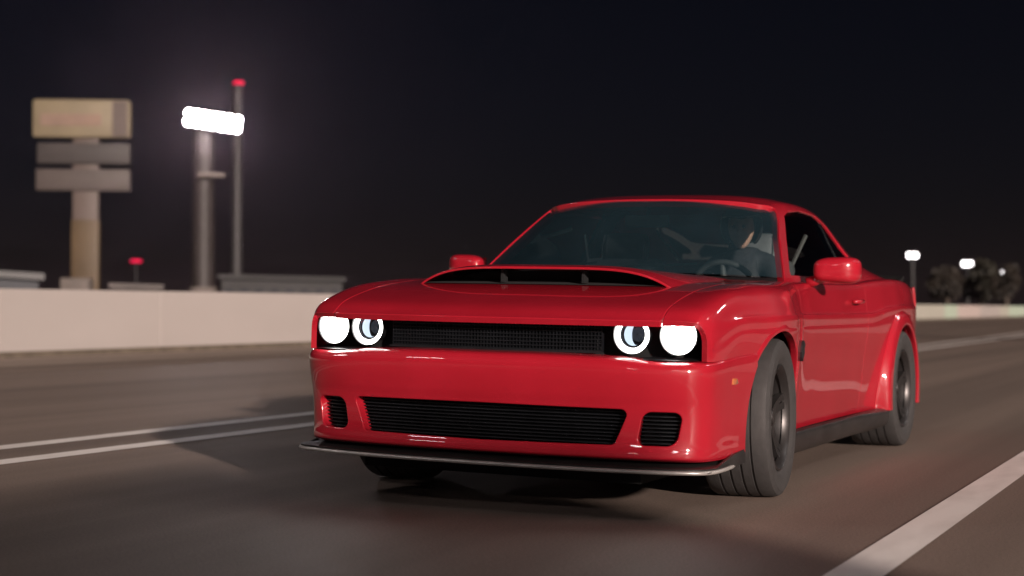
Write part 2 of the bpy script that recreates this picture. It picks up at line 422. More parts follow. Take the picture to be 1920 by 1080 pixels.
# ---- floodlight tower (lit) and the mast behind it
def flood_tower(px, D, ptop, pw, head, tilt, label, mat='flood', nx=7, nyy=2, polemat='pole_grey', group=None, name='floodlight_tower', brk=True):
    mat = 'flood_near'
    p_ = at(px, D); m_ = D/FPX
    t_ = tag(empty(name, p_, R(-YAW*57.3)*0+math.atan2(-(CAM[0]-p_[0]), (CAM[1]-p_[1])*-1)*0), label, 'floodlight', group)
    # turn the lamp head towards the track
    ang = math.atan2(CAM[0]-p_[0], -(CAM[1]-p_[1])); t_.rotation_euler = (0, 0, ang)
    zt = zat(ptop, D, px); tube('pole', [(0, 0, 0), (0, 0, zt*.5), (0, 0, zt)], [pw*m_*.52, pw*m_*.5, pw*m_*.46], polemat, t_, 14)
    xa, xb, ya, yb = [head[0]*m_, head[1]*m_, zat(head[3], D, px), zat(head[2], D, px)]
    rot = Matrix.Rotation(tilt, 3, 'Y'); cx, cz = (xa+xb)/2, (ya+yb)/2; wd, hh = xb-xa, yb-ya
    hd = box('lamp_frame', (cx, -.5*pw*m_-.35, cz), (wd, .25, hh*.92), 'pole_dark', t_, rot=rot, bev=.04)
    for i in range(nx):
        for j in range(nyy):
            lx, lz = (i+.5)/nx*wd-wd/2, (j+.5)/nyy*hh*.92-hh*.46
            v = rot @ Vector((lx, 0, lz)); s_ = min(wd/nx, hh*.92/nyy)*.47
            bm = bmesh.new(); add_lathe(bm, [(0, .001), (0, s_), (.22, s_*.75), (.25, .001)], 12, 'y')
            o = bm_obj('lamp', bm, mat, hd, True, angle=40); o.location = (cx+v.x, -.5*pw*m_-.35-.36, cz+v.z)
    if brk:
        z2 = zat(332, D, px); box('service_platform', (14*m_, -.5*pw*m_, z2), (50*m_, 1.2, 8*m_), 'block_concrete', t_, bev=.05)
        tube('collar', [(0, 0, 0), (0, 0, zat(540, D, px))], pw*m_*.62, 'block_concrete', t_, 14)
    return t_
flood_tower(380, 112., 240, 42, (-34, 68, 214, 250), R(7), 'brightly lit floodlight bank on a thick pole beside the pylon sign')
D2 = 150.; p = at(443, D2); t = tag(empty('mast', p), 'slim grey mast with a red light on top behind the lit floodlight bank', 'mast')
zt = zat(160, D2, 443); tube('pole', [(0, 0, 0), (0, 0, zt)], [22*D2/FPX*.55, 22*D2/FPX*.45], 'pole_dark', t, 12)
lathe('beacon', [(0, .001), (0, .5), (.15, .55), (.28, .4), (.32, .001)], 14, 'red_beacon', t, 'z', (.35, -.3, zt))
D3 = 230.; p = at(255, D3); t = tag(empty('beacon_mast', p), 'low distant mast carrying one red light between sign and floodlight', 'mast')
zt = zat(494, D3, 255); tube('pole', [(0, 0, 0), (0, 0, zt)], [.16, .10], 'pole_dark', t, 8)
bm = bmesh.new(); add_lathe(bm, [(0, .001), (0, .75), (.2, .85), (.4, .6), (.45, .001)], 14, 'z', (0, 0, zt)); bm_obj('beacon', bm, 'red_beacon', t, True, angle=40)
# ---- the wall along the right side, and unseen floodlight towers added for fill light
wall2 = tag(empty('barrier_wall', (15, 13, 0)), 'pale concrete barrier wall on the right hand side of the track, outside the picture', 'wall')
wall_run(wall2, 15.0, [-60+12*i for i in range(30)], 1.12, .3, -1, lambda i, a: 'wall_concrete')
def fill_tower(x, y, label, h=23):
    t_ = tag(empty('floodlight_tower', (x, y, 0)), label, 'floodlight', 'added fill floodlights'); t_.rotation_euler = (0, 0, math.atan2(x, -y)*-1+PI if False else math.atan2(0-x, -(2-y)))
    tube('pole', [(0, 0, 0), (0, 0, h)], [.55, .38], 'pole_grey', t_, 12)
    hd = box('lamp_frame', (0, -.7, h-1), (5.4, .25, 1.9), 'pole_dark', t_, rot=Matrix.Rotation(R(35), 3, 'X'), bev=.04)
    for i in range(6):
        for j in range(2):
            bm = bmesh.new(); bmesh.ops.create_circle(bm, cap_ends=True, segments=14, radius=.40)
            bmesh.ops.rotate(bm, cent=(0, 0, 0), matrix=Matrix.Rotation(R(90+35), 3, 'X'), verts=bm.verts)
            o = bm_obj('lamp', bm, 'flood', hd); v = Matrix.Rotation(R(35), 3, 'X') @ Vector(((i-2.5)*.88, -.15, (j-.5)*.9)); o.location = (v.x, v.y-.7, v.z+h-1)
fill_tower(22, -36, 'unseen floodlight tower added for fill, right of the track behind the camera, outside the picture')
fill_tower(27, 14, 'unseen floodlight tower added for fill, right of the track level with the car, outside the picture')
fill_tower(27, 52, 'unseen floodlight tower added for fill, right of the track beyond the car, outside the picture')
fill_tower(-26, -34, 'unseen floodlight tower added for fill, left of the track behind the camera, outside the picture')
fill_tower(-28, -5, 'unseen floodlight tower added for fill, left of the track beyond the wall, outside the picture')
fill_tower(3, -66, 'unseen floodlight tower added for fill, far behind the camera, outside the picture')
# ---- the vehicle that carries the camera: its shadow falls across the road in front of the car
van = tag(empty('camera_truck', (8.8, -10.5, .004)), 'tall black camera truck behind the camera whose shadow falls over the road foreground', 'truck')
prism('cargo_box', [(-1.3, .55), (-1.3, 2.95), (-1.15, 3.05), (2.75, 3.07), (2.85, 2.95), (2.85, .55)], -.98, .98, 'van_paint', van, 'x', bev=.04)
prism('cab', [(-3.0, .40), (-3.05, 1.15), (-2.75, 1.30), (-2.15, 2.20), (-1.34, 2.28), (-1.34, .40)], -.93, .93, 'van_paint', van, 'x', bev=.06)
box('chassis', (0, 0, .48), (.9, 5.6, .13), 'liner', van)
for sx in (-1, 1):
    for q in (-2.2, 1.75):
        wl = lathe('wheel', [(sx*.70, .05), (sx*.70, .33), (sx*.74, .39), (sx*.91, .39), (sx*.96, .34), (sx*.95, .22), (sx*.92, .05)], 32, 'rubber', van, 'x', (0, q, .391))
    box('side_window', (sx*.937, -1.85, 1.72), (.02, .75, .55), 'window_dark', van, bev=.005)
    box('tail_lamp', (sx*.82, 2.87, .85), (.14, .05, .28), 'tail_red', van, bev=.01)
    box('door_mirror', (sx*1.10, -2.35, 1.6), (.2, .1, .3), 'black_plastic', van, bev=.03)
box('windscreen', (0, -2.475, 1.77), (1.6, .03, .9), 'window_dark', van, rot=Matrix.Rotation(R(-33), 3, 'X'))
# ---- low buildings beyond the wall
def shed(px0, px1, ptop, D, dep, wallm, roofm, label, slope=.0, wins=3, name='shed'):
    p_ = at((px0+px1)/2, D); wd = (px1-px0)*D/FPX; h = zat(ptop, D, px0)-.35
    s_ = tag(empty(name, p_, math.atan2(CAM[0]-p_[0], -(CAM[1]-p_[1]))), label, 'building')
    box('wall', (0, dep/2, h/2), (wd, dep, h), wallm, s_)
    rf = prism('roof', [(-wd/2-.3, h), (wd/2+.3, h-slope), (wd/2+.3, h-slope+.35), (-wd/2-.3, h+.35)], -.5, dep+.3, roofm, s_)
    for q in range(wins):
        x = -wd/2+wd*(q+.5)/wins
        wn = box('window', (x, -.02, h*.55), (wd/wins*.5, .08, h*.35), 'window_dark', s_)
        box('window_frame', (x, -.05, h*.55-h*.19), (wd/wins*.56, .1, .1), roofm, wn)
    return s_
shed(-60, 66, 506, 90., 8, 'shed_blue', 'shed_roof', 'low dark blue shed at the far left behind the wall', .25, 4)
shed(418, 640, 516, 140., 14, 'stand_grey', 'stand_grey', 'long low grey building behind the wall right of the mast', .2, 8, 'long_building')
shed(214, 296, 533, 118., 6, 'sign_pale', 'sign_pale', 'small tan flat roofed hut between sign and floodlight', .1, 2, 'hut')
# ---- light poles beyond the right end of the wall
for (px, ptop, D, sz, lab) in ((1711, 474, 210., 21, 'street light pole with white lamp directly behind the car tail'),
                               (1814, 490, 250., 21, 'street light pole with white lamp, middle one of three on the right'),
                               (1888, 507, 290., 21, 'street light pole with white lamp nearest the right picture edge')):
    p_ = at(px, D); m_ = D/FPX; t = tag(empty('street_light', p_), lab, 'street light', 'street lights beyond the wall')
    t.rotation_euler = (0, 0, math.atan2(CAM[0]-p_[0], -(CAM[1]-p_[1])))
    zt = zat(ptop, D, px)-.3; tube('pole', [(0, 0, 0), (0, 0, zt)], [4.5*m_, 3.2*m_], 'pole_dark', t, 10)
    hd = box('lamp_head', (0, -.7, zt+.25), (sz*m_, .9, 11*m_*.7), 'pole_dark', t, bev=.08)
    for q in (-1, 1): box('lamp', (q*sz*m_*.23, -1.2, zt+.1), (sz*m_*.42, .3, 9*m_), 'flood_dim', hd, bev=.06)
# ---- trees at the far right
def tree(px, ptop, D, wpx, leafmat, label, seed):
    rnd = random.Random(seed); p_ = at(px, D); h = zat(ptop, D, px); rw = wpx*D/FPX/2
    t_ = tag(empty('tree', p_), label, 'tree', 'trees beyond the wall')
    bm = bmesh.new(); add_tube(bm, [(0, 0, 0), (.1, 0, h*.25), (-.1, .1, h*.55), (0, 0, h*.85)], [.35, .28, .18, .05], 8)
    tips = []
    for k in range(9):
        a = 2*PI*k/9+rnd.random(); z = h*rnd.uniform(.28, .6); rr = rw*rnd.uniform(.5, .85); z2 = min(z+rr*rnd.uniform(.3, .9), h*.92)
        add_tube(bm, [(0, 0, z), (math.cos(a)*rr*.5, math.sin(a)*rr*.5, (z+z2)/2+.1), (math.cos(a)*rr, math.sin(a)*rr, z2)], [.13, .08, .02], 5)
        tips.append((math.cos(a)*rr, math.sin(a)*rr, z2))
    bm_obj('trunk', bm, 'bark', t_, True)
    tips += [(rnd.uniform(-.5, .5)*rw, rnd.uniform(-.5, .5)*rw, h*rnd.uniform(.5, .93)) for _ in range(12)]
    V, F = [], []
    for tp in tips:
        cr_ = rw*rnd.uniform(.28, .5)
        for _ in range(150):
            d = Vector((rnd.gauss(0, 1), rnd.gauss(0, 1), rnd.gauss(0, .75))).normalized()*cr_*rnd.random()**.4
            c = Vector(tp)+d; a = Vector((rnd.gauss(0, 1), rnd.gauss(0, 1), rnd.gauss(0, 1))).normalized(); b_ = a.orthogonal().normalized()
            s_ = rnd.uniform(.14, .3); i = len(V); V += [c-a*s_, c+b_*s_*.5, c+a*s_, c-b_*s_*.5]; F.append((i, i+1, i+2, i+3))
    me = bpy.data.meshes.new('crown'); me.from_pydata([tuple(v) for v in V], [], F); link('crown', me, leafmat, t_)
tree(1775, 492, 190., 62, 'leaf_brown', 'brownish tree between the first and second street light', 1)
tree(1838, 487, 205., 66, 'leaf', 'olive green tree right of the middle street light', 2)
tree(1886, 494, 198., 50, 'leaf_brown', 'brown tree by the street light nearest the picture edge', 3)

# ---- thin pinkish haze added over the whole place to give lamps a halo
hz_ = box('haze', (0, 300, 14), (2600, 2600, 32), None); hz_['kind'] = 'stuff'
m = bpy.data.materials.new('halo_haze'); m.use_nodes = True; n = m.node_tree; n.nodes.clear()
o_ = n.nodes.new('ShaderNodeOutputMaterial'); pv = n.nodes.new('ShaderNodeVolumePrincipled')
pv.inputs['Color'].default_value = (1, .78, .92, 1); pv.inputs['Density'].default_value = .00026; pv.inputs['Anisotropy'].default_value = .86
n.links.new(pv.outputs[0], o_.inputs['Volume']); hz_.data.materials.append(m)

# ================================================================== the car
car = tag(empty('sports_car', (0, 0, 0)), 'bright red two door muscle car with lit round headlights driving on the track', 'car')
OUT = lambda G: G-np.array([0, 2.5, .45])
# control net of the lower body (half): hood centre .. crown .. shoulder .. crease .. sill, station by station from nose to tail
def st(y, zc, zcr, xcr=.862, xc=.955, zk=.822, top=None, dy=(0, 0, 0, 0), low=0):
    """zc hood centre height, zcr fender crown height, xc crease half width, zk crease height"""
    r = [(0, y+dy[0], zc), (.30, y+dy[1], zc-.001), (.58, y+dy[2], zc+(zcr-zc)*.25-.003), (.76, y+dy[3], zc+(zcr-zc)*.6-.003),
         (xcr, y, zcr), (xcr+.56*(xc-xcr), y, zcr-.022 if zcr < .93 else zcr-.032), (xc-.013, y, zk+.026), (xc, y, zk), (xc+.0006, y, zk-.045),
         (xc-.002, y, .70), (xc-.030, y, .43), (xc-.056-low, y, .235)]
    return r
NET = np.array([
    [(0, -.004, .806), (.30, .004, .806), (.58, .032, .806), (.76, .066, .806), (.875, .108, .803), (.905, .128, .79), (.922, .142, .765), (.930, .150, .735), (.932, .152, .705), (.932, .152, .62), (.928, .152, .45), (.915, .155, .24)],
    [(0, .13, .862), (.30, .135, .862), (.58, .155, .863), (.76, .18, .864), (.880, .205, .862), (.926, .215, .838), (.945, .222, .795), (.950, .226, .75), (.951, .228, .71), (.951, .228, .61), (.945, .228, .44), (.93, .228, .24)],
    st(.47, .926, .928, .878, .974, .81, dy=(-.05, -.045, -.03, -.01)),
    st(.75, .960, .957, .880, 1.004, .818, dy=(-.03, -.03, -.02, 0)),
    st(.97, .976, .969, .885, 1.026), st(1.25, .988, .975, .882, 1.016), st(1.55, 1.004, .985, .872, .957), st(1.9, 1.0, .99, .874, .944),
    st(2.4, .99, .992, .874, .942), st(2.9, .99, 1.0, .874, .946, .823), st(3.2, .99, 1.015, .876, .955, .828), st(3.5, .99, 1.03, .882, .964, .855),
    st(3.92, 1.0, 1.04, .885, .966, .872), st(4.3, 1.02, 1.035, .868, .95, .87), st(4.65, 1.03, 1.02, .83, .912, .865), st(4.9, 1.02, 1.0, .78, .86, .855, low=.02), st(5.0, .99, .97, .72, .80, .84, low=.03)])
NS = len(NET)
FULL = np.concatenate([NET[:, 1:5][:, ::-1]*[-1, 1, 1], NET[:, 0:5]], axis=1)    # columns -4..4
AX, AZ, AR = .97, .362, .398
RX = 3.92
def arch(A): return np.minimum(np.hypot(A[:, 1]-AX, A[:, 2]-AZ), np.hypot(A[:, 1]-RX, A[:, 2]-AZ))-AR
def wsbase(x): return 1.42+.27*(np.abs(x)/.832)**2.6
us = np.linspace(0, NS-1, 200); vs_ = np.linspace(3.0, 11, 110)
GS = grid_eval(NET, us, vs_)
DF, DR = 1.60, 3.02                                     # door shut lines
def dline(z): return DF+.05*np.clip((.95-z)/.6, 0, 1)
def rline(z): return DR+.06*np.clip((z-.6)/.4, 0, 1)
g = .0028
def bumper_seam(A): return np.maximum(A[:, 2]-(np.interp(A[:, 1], [.2, .42, .66], [.640, .650, .658])+g), A[:, 1]-.66)
for mir in (False, True):
    panel('fender', GS[:100], us[:100], vs_, [lambda A: A[:, 7]-(3.05+.012), arch, lambda A: dline(A[:, 2])-g-A[:, 1], lambda A: A[:, 2]-.268, bumper_seam], 'red_paint', car, OUT, depth=.024, mirror=mir)
us2 = us[60:140]; G2 = GS[60:140]
doors = []
for mir in (False, True):
    d = panel('door', G2, us2, vs_, [lambda A: A[:, 7]-3.75, lambda A: A[:, 1]-dline(A[:, 2])-g, lambda A: rline(A[:, 2])-g-A[:, 1], lambda A: A[:, 2]-.268], 'red_paint', car, OUT, mirror=mir)
    doors.append(d)
    panel('quarter_panel', GS[105:], us[105:], vs_, [lambda A: A[:, 7]-3.30, arch, lambda A: A[:, 1]-rline(A[:, 2])-g, lambda A: A[:, 2]-.268, lambda A: np.maximum(4.62-A[:, 1], A[:, 2]-.66)], 'red_paint', car, OUT, mirror=mir)
    sx = -1 if mir else 1
    bm = bmesh.new(); add_tube(bm, [(sx*.936, 2.72, .895), (sx*.955, 2.75, .897), (sx*.957, 2.86, .899), (sx*.936, 2.89, .90)], [.010, .013, .013, .010], 10)
    bm_obj('handle', bm, 'red_paint', d, True, True)
# hood
uh = np.linspace(0, 7.2, 110); vh = np.linspace(1, 7, 150)
GH = grid_eval(FULL, uh, vh)
HOOD_T = 3.05
panel('hood', GH, uh, vh, [lambda A: (HOOD_T-.015)-np.abs(A[:, 7]-4), lambda A: wsbase(A[:, 0])-.06-A[:, 1]], 'red_paint', car, lambda G: G*0+np.array([0, 0, 1.]), fil=.004, depth=.024)
def hoodz(x, y):
    x = np.asarray(x, float); y = np.asarray(y, float); s = np.clip(y*4, 0, 7); t_ = 4+np.sign(x)*np.abs(x)*4
    def ev(s, t_):
        out = np.zeros((len(s), 3))
        for k in range(len(s)): out[k] = crs(crs(FULL, np.array([s[k]]))[0], np.array([t_[k]]))[0]
        return out
    for _ in range(7):
        p0 = ev(s, t_); ds = ev(s+1e-3, t_)-p0; dt = ev(s, t_+1e-3)-p0
        a, b_, c, d = ds[:, 0]*1e3, dt[:, 0]*1e3, ds[:, 1]*1e3, dt[:, 1]*1e3
        ex, ey = x-p0[:, 0], y-p0[:, 1]; det = a*d-b_*c
        s = np.clip(s+(d*ex-b_*ey)/det, 0, 7.5); t_ = np.clip(t_+(-c*ex+a*ey)/det, 0.2, 7.8)
    return ev(s, t_)[:, 2]
# hood scoop: lip swept back to the sides, bulge running back to the screen
xs = np.linspace(-.62, .62, 41); SG = []
for k, f in enumerate(np.linspace(0, 1, 16)):
    lip = .55+.05*(np.abs(xs)/.62)**2.2
    yb = wsbase(xs)-.075
    y = lip+(yb-lip)*f
    H = .058*(1-f)**.9+.026
    prof = np.clip(1-(np.abs(xs)/.625)**5, 0, 1)
    z = hoodz(xs, np.minimum(y, 1.55))+H*prof*(1+.10*math.sin(min(1, f*4)*PI))-.004*(1-prof)
    SG.append(np.stack([xs, y, z], 1))
SG = np.array(SG); uu = np.arange(16.); vv = np.arange(41.)
GSC = grid_eval(SG, np.linspace(0, 15, 40), np.linspace(0, 40, 90))
sc = panel('hood_scoop', GSC, np.linspace(0, 15, 40), np.linspace(0, 40, 90), [], 'red_paint', car, lambda G: G*0+np.array([0, 0, 1.]), fil=.004, depth=.006)
bm = bmesh.new(); a = SG[0].copy(); zb = hoodz(a[:, 0], a[:, 1]+.20)
top = [bm.verts.new(p) for p in lean(np.stack([a[:, 0]*.985, a[:, 1]+.20, np.maximum(a[:, 2]-.016, zb+.0035)], 1))]
bot = [bm.verts.new(p) for p in lean(np.stack([a[:, 0]*.985, a[:, 1]+.195, zb+.002], 1))]
mid = [bm.verts.new(p) for p in lean(np.stack([a[:, 0]*.985, a[:, 1]+.012, hoodz(a[:, 0], a[:, 1]+.012)+.0035], 1))]
for k in range(40):
    bm.faces.new((bot[k], bot[k+1], top[k+1], top[k])); bm.faces.new((mid[k], mid[k+1], bot[k+1], bot[k]))
bm_obj('scoop_intake', bm, 'liner', sc)
zz = hoodz(np.array([-.2, .2]), np.array([.63, .63]))
for k, x in enumerate((-.2, .2)): box('divider', (x, .63, zz[k]+.04), (.012, .05, .070), 'liner', sc, bodylean=True)
# ------------- front bumper cover
PLAN = np.array([(0, 0), (.30, .008), (.58, .034), (.76, .068), (.875, .112), (.932, .168), (.957, .262), (.973, .45), (.994, .66)])
PN = np.gradient(PLAN, axis=0); PN = np.stack([PN[:, 1], -PN[:, 0]], 1); PN /= np.linalg.norm(PN, axis=1, keepdims=True)
ROWS = [(.664, -.075), (.661, -.03), (.655, .006), (.640, .026), (.612, .036), (.56, .032), (.50, .018), (.455, .004), (.40, -.004), (.33, -.004), (.292, .002), (.268, .011), (.248, .010), (.237, -.015)]
wgt = np.array([1, 1, 1, .9, .65, .35, .16, .08, .03])
FN = np.array([[(p[0]+q[0]*off*wt*(1 if off > 0 else 1), p[1]+q[1]*off*wt, z) for p, q, wt in zip(PLAN, PN, wgt)] for z, off in ROWS])
FN[:, :, 0] *= np.interp([r_[0] for r_ in ROWS], [.2, .35, .6], [.975, .99, 1.0])[:, None]
FN[:, 0, 0] = 0
for k_, c_ in enumerate([0, 0, .35, 1, 1, 1, .8, .3, 0]): FN[:6, k_, 2] -= .021*c_*np.array([1, 1, 1, .9, .6, .25])
FF = np.concatenate([FN[:, 1:][:, ::-1]*[-1, 1, 1], FN], axis=1)
uf = np.linspace(0, 13, 130); vf = np.linspace(0, 16, 300)
GF = grid_eval(FF, uf, vf)
def low_open(A):
    x, z = np.abs(A[:, 0]), A[:, 2]
    poly = [(0, .452), (.625, .448), (.575, .292), (0, .285)]
    mainp = sd_poly(x, z, [(-.2, .425), (.608, .421), (.566, .320), (-.2, .313)])-.027
    small = sd_rbox(x-(z-.37)*.18, z, .762, .368, .083, .073, .042)
    return np.where((A[:, 1] < .35), np.minimum(mainp, small), 1)
bump = panel('front_bumper', GF, uf, vf, [low_open, lambda A: np.hypot(A[:, 1]-AX, A[:, 2]-AZ)-AR, lambda A: .66-A[:, 1]], 'red_paint', car, lambda G: G-np.array([0, 1.4, .45]), fil=.006, depth=.05)
# lower grille: dark backing and fine horizontal blades
def plan_at(x):
    return np.interp(np.abs(x), PLAN[:6, 0], PLAN[:6, 1])
def strip(bm, x0, x1, za, zb, dy, n_=24, thick=0):
    X = np.linspace(x0, x1, n_); a = [bm.verts.new((x, plan_at(x)+dy, za)) for x in X]; b_ = [bm.verts.new((x, plan_at(x)+dy+thick, zb)) for x in X]
    for k in range(n_-1): bm.faces.new((a[k], a[k+1], b_[k+1], b_[k]))
gr = None
bm = bmesh.new(); strip(bm, -.66, .66, .26, .48, .085); gr = bm_obj('lower_grille', bm, 'liner', car, False, True)
bm = bmesh.new()
for k in range(11):
    z = .298+.0145*k; strip(bm, -.64, .64, z, z+.004, .045, 24, 0); strip(bm, -.64, .64, z+.004, z+.006, .045, 24, .03)
o = bm_obj('grille_blades', bm, 'grille_black', gr, False, True); tag(o, kind='stuff')
for sx in (-1, 1):
    xa, xb = sorted((sx*.68, sx*.86))
    bm = bmesh.new(); strip(bm, xa, xb, .27, .47, .075, 10); dk = bm_obj('brake_duct', bm, 'liner', car, False, True)
    bm = bmesh.new()
    for k in range(9):
        z = .305+.0155*k; strip(bm, xa, xb, z, z+.004, .035, 10, 0); strip(bm, xa, xb, z+.004, z+.006, .035, 10, .03)
    o = bm_obj('duct_blades', bm, 'grille_black', dk, False, True); tag(o, kind='stuff')
# upper slot: grille and four round lamps
bm = bmesh.new(); strip(bm, -.90, .90, .62, .83, .17, 40); slot = bm_obj('upper_grille', bm, 'liner', car, False, True)
bm = bmesh.new()
for k in range(9): strip(bm, -.49, .49, .672+.0155*k, .676+.0155*k, .085, 24, .0); strip(bm, -.49, .49, .676+.0155*k, .678+.0155*k, .085, 24, .03)
for k in range(66):
    x = -.49+.98*k/65; add_box(bm, (x, plan_at(x)+.1, .737), (.003, .022, .14))
o = bm_obj('grille_mesh', bm, 'grille_black', slot, False, True); tag(o, kind='stuff')
bm = bmesh.new(); strip(bm, -.50, .50, .79, .802, .075, 24, .0); strip(bm, -.50, .50, .664, .672, .075, 24, 0)
bm_obj('grille_trim', bm, 'satin_black', slot, False, True)
for sx in (-1, 1):
    for inner, x, y in ((1, .620, .115), (0, .810, .145)):
        hl = empty('headlight', (0, 0, 0)); hl.parent = car
        c = (sx*x, y, .744)
        rc = .075
        lathe('bezel', [(.10, .001), (.10, .055), (.02, rc*1.03), (-.002, rc*1.04), (.008, rc*1.05), (.09, rc*.8)], 40, 'lamp_bezel', hl, 'y', c, bodylean=True)
        prof = [(.012+.011*math.sin(a), rc*.88+.0105*math.cos(a)) for a in [2*PI*k/10 for k in range(10)]]
        lathe('halo_ring', prof, 48, 'halo', hl, 'y', c, closed=True, angle=80, bodylean=True)
        if inner:
            lathe('inner_reflector', [(.085, .001), (.08, .030), (.045, .050), (.020, .055)], 36, 'lamp_bezel', hl, 'y', c, bodylean=True)
            cres = [(.040*math.cos(a), .046*math.sin(a)) for a in np.linspace(R(70), R(290), 18)]+[(.012+.020*math.cos(a), .043*math.sin(a)) for a in np.linspace(R(285), R(75), 14)]
            prism('light_guide', [(c[0]+q[0]-.004, c[2]+q[1]) for q in cres], c[1]+.030, c[1]+.036, 'projector', hl, 'y', bodylean=True)
        else:
            lathe('beam_lens', [(.008, .001), (.012, .030), (.022, .050), (.035, .060)], 36, 'beam', hl, 'y', c, bodylean=True)
        lathe('cover_glass', [(-.012, .001), (-.008, rc*.5), (.004, rc*.98)], 36, 'lamp_glass', hl, 'y', c, bodylean=True)
    # bright ledge trim under the lamps
    X = np.linspace(sx*.50, sx*.895, 14); bm = bmesh.new()
    a = [bm.verts.new((q, plan_at(q)+.012, .6445)) for q in X]; b_ = [bm.verts.new((q, plan_at(q)+.12, .653)) for q in X]
    for k in range(13): bm.faces.new((a[k], a[k+1], b_[k+1], b_[k]))
    bm_obj('lamp_shelf', bm, 'satin_black', car, False, True)
    box('side_marker', (sx*.9665, .42, .555), (.014, .085, .028), 'marker_amber', car, bev=.005, bodylean=True)
    # fender emblem: small dark head-shaped badge
    bd = [(0, .045), (.018, .05), (.034, .038), (.045, .03), (.03, .012), (.034, -.012), (.016, -.03), (.004, -.05), (-.012, -.03), (-.02, -.005), (-.012, .02)]
    prism('fender_badge', [(1.545+a_, .655+b2) for a_, b2 in bd], sx*.940, sx*.964, 'black_plastic', car, 'x', bodylean=True)
# splitter with its pale rubber edge
SP = np.array([(0, -.055), (.30, -.047), (.58, -.022), (.78, .018), (.90, .062), (.955, .12), (.972, .22), (.965, .40), (.93, .58)])
bm = bmesh.new(); t_ = np.linspace(0, 8, 50); c2 = crs(SP, t_); c2 = np.concatenate([c2[1:][::-1]*[-1, 1], c2])
rin = c2*[.90, 1]+[0, .16]
L = [[bm.verts.new((p[0], p[1], z)) for p in q] for q, z in ((rin, .228), (c2, .215), (c2+[0, .002], .196), (rin, .196))]
for A_, B_ in zip(L, L[1:]+L[:1]):
    for k in range(len(c2)-1): bm.faces.new((A_[k], A_[k+1], B_[k+1], B_[k]))
spl = bm_obj('splitter', bm, 'splitter_black', car, True, True, 30)
bm = bmesh.new(); add_tube(bm, [(p[0], p[1]-.002, .200) for p in c2], .0085, 8); bm_obj('edge_strip', bm, 'edge_rubber', spl, True, True)
for sx in (-1, 1):
    prism('end_fin', [(.10, .20), (.60, .20), (.585, .262), (.42, .248)], sx*.955, sx*.967, 'splitter_black', spl, 'x', bodylean=True)
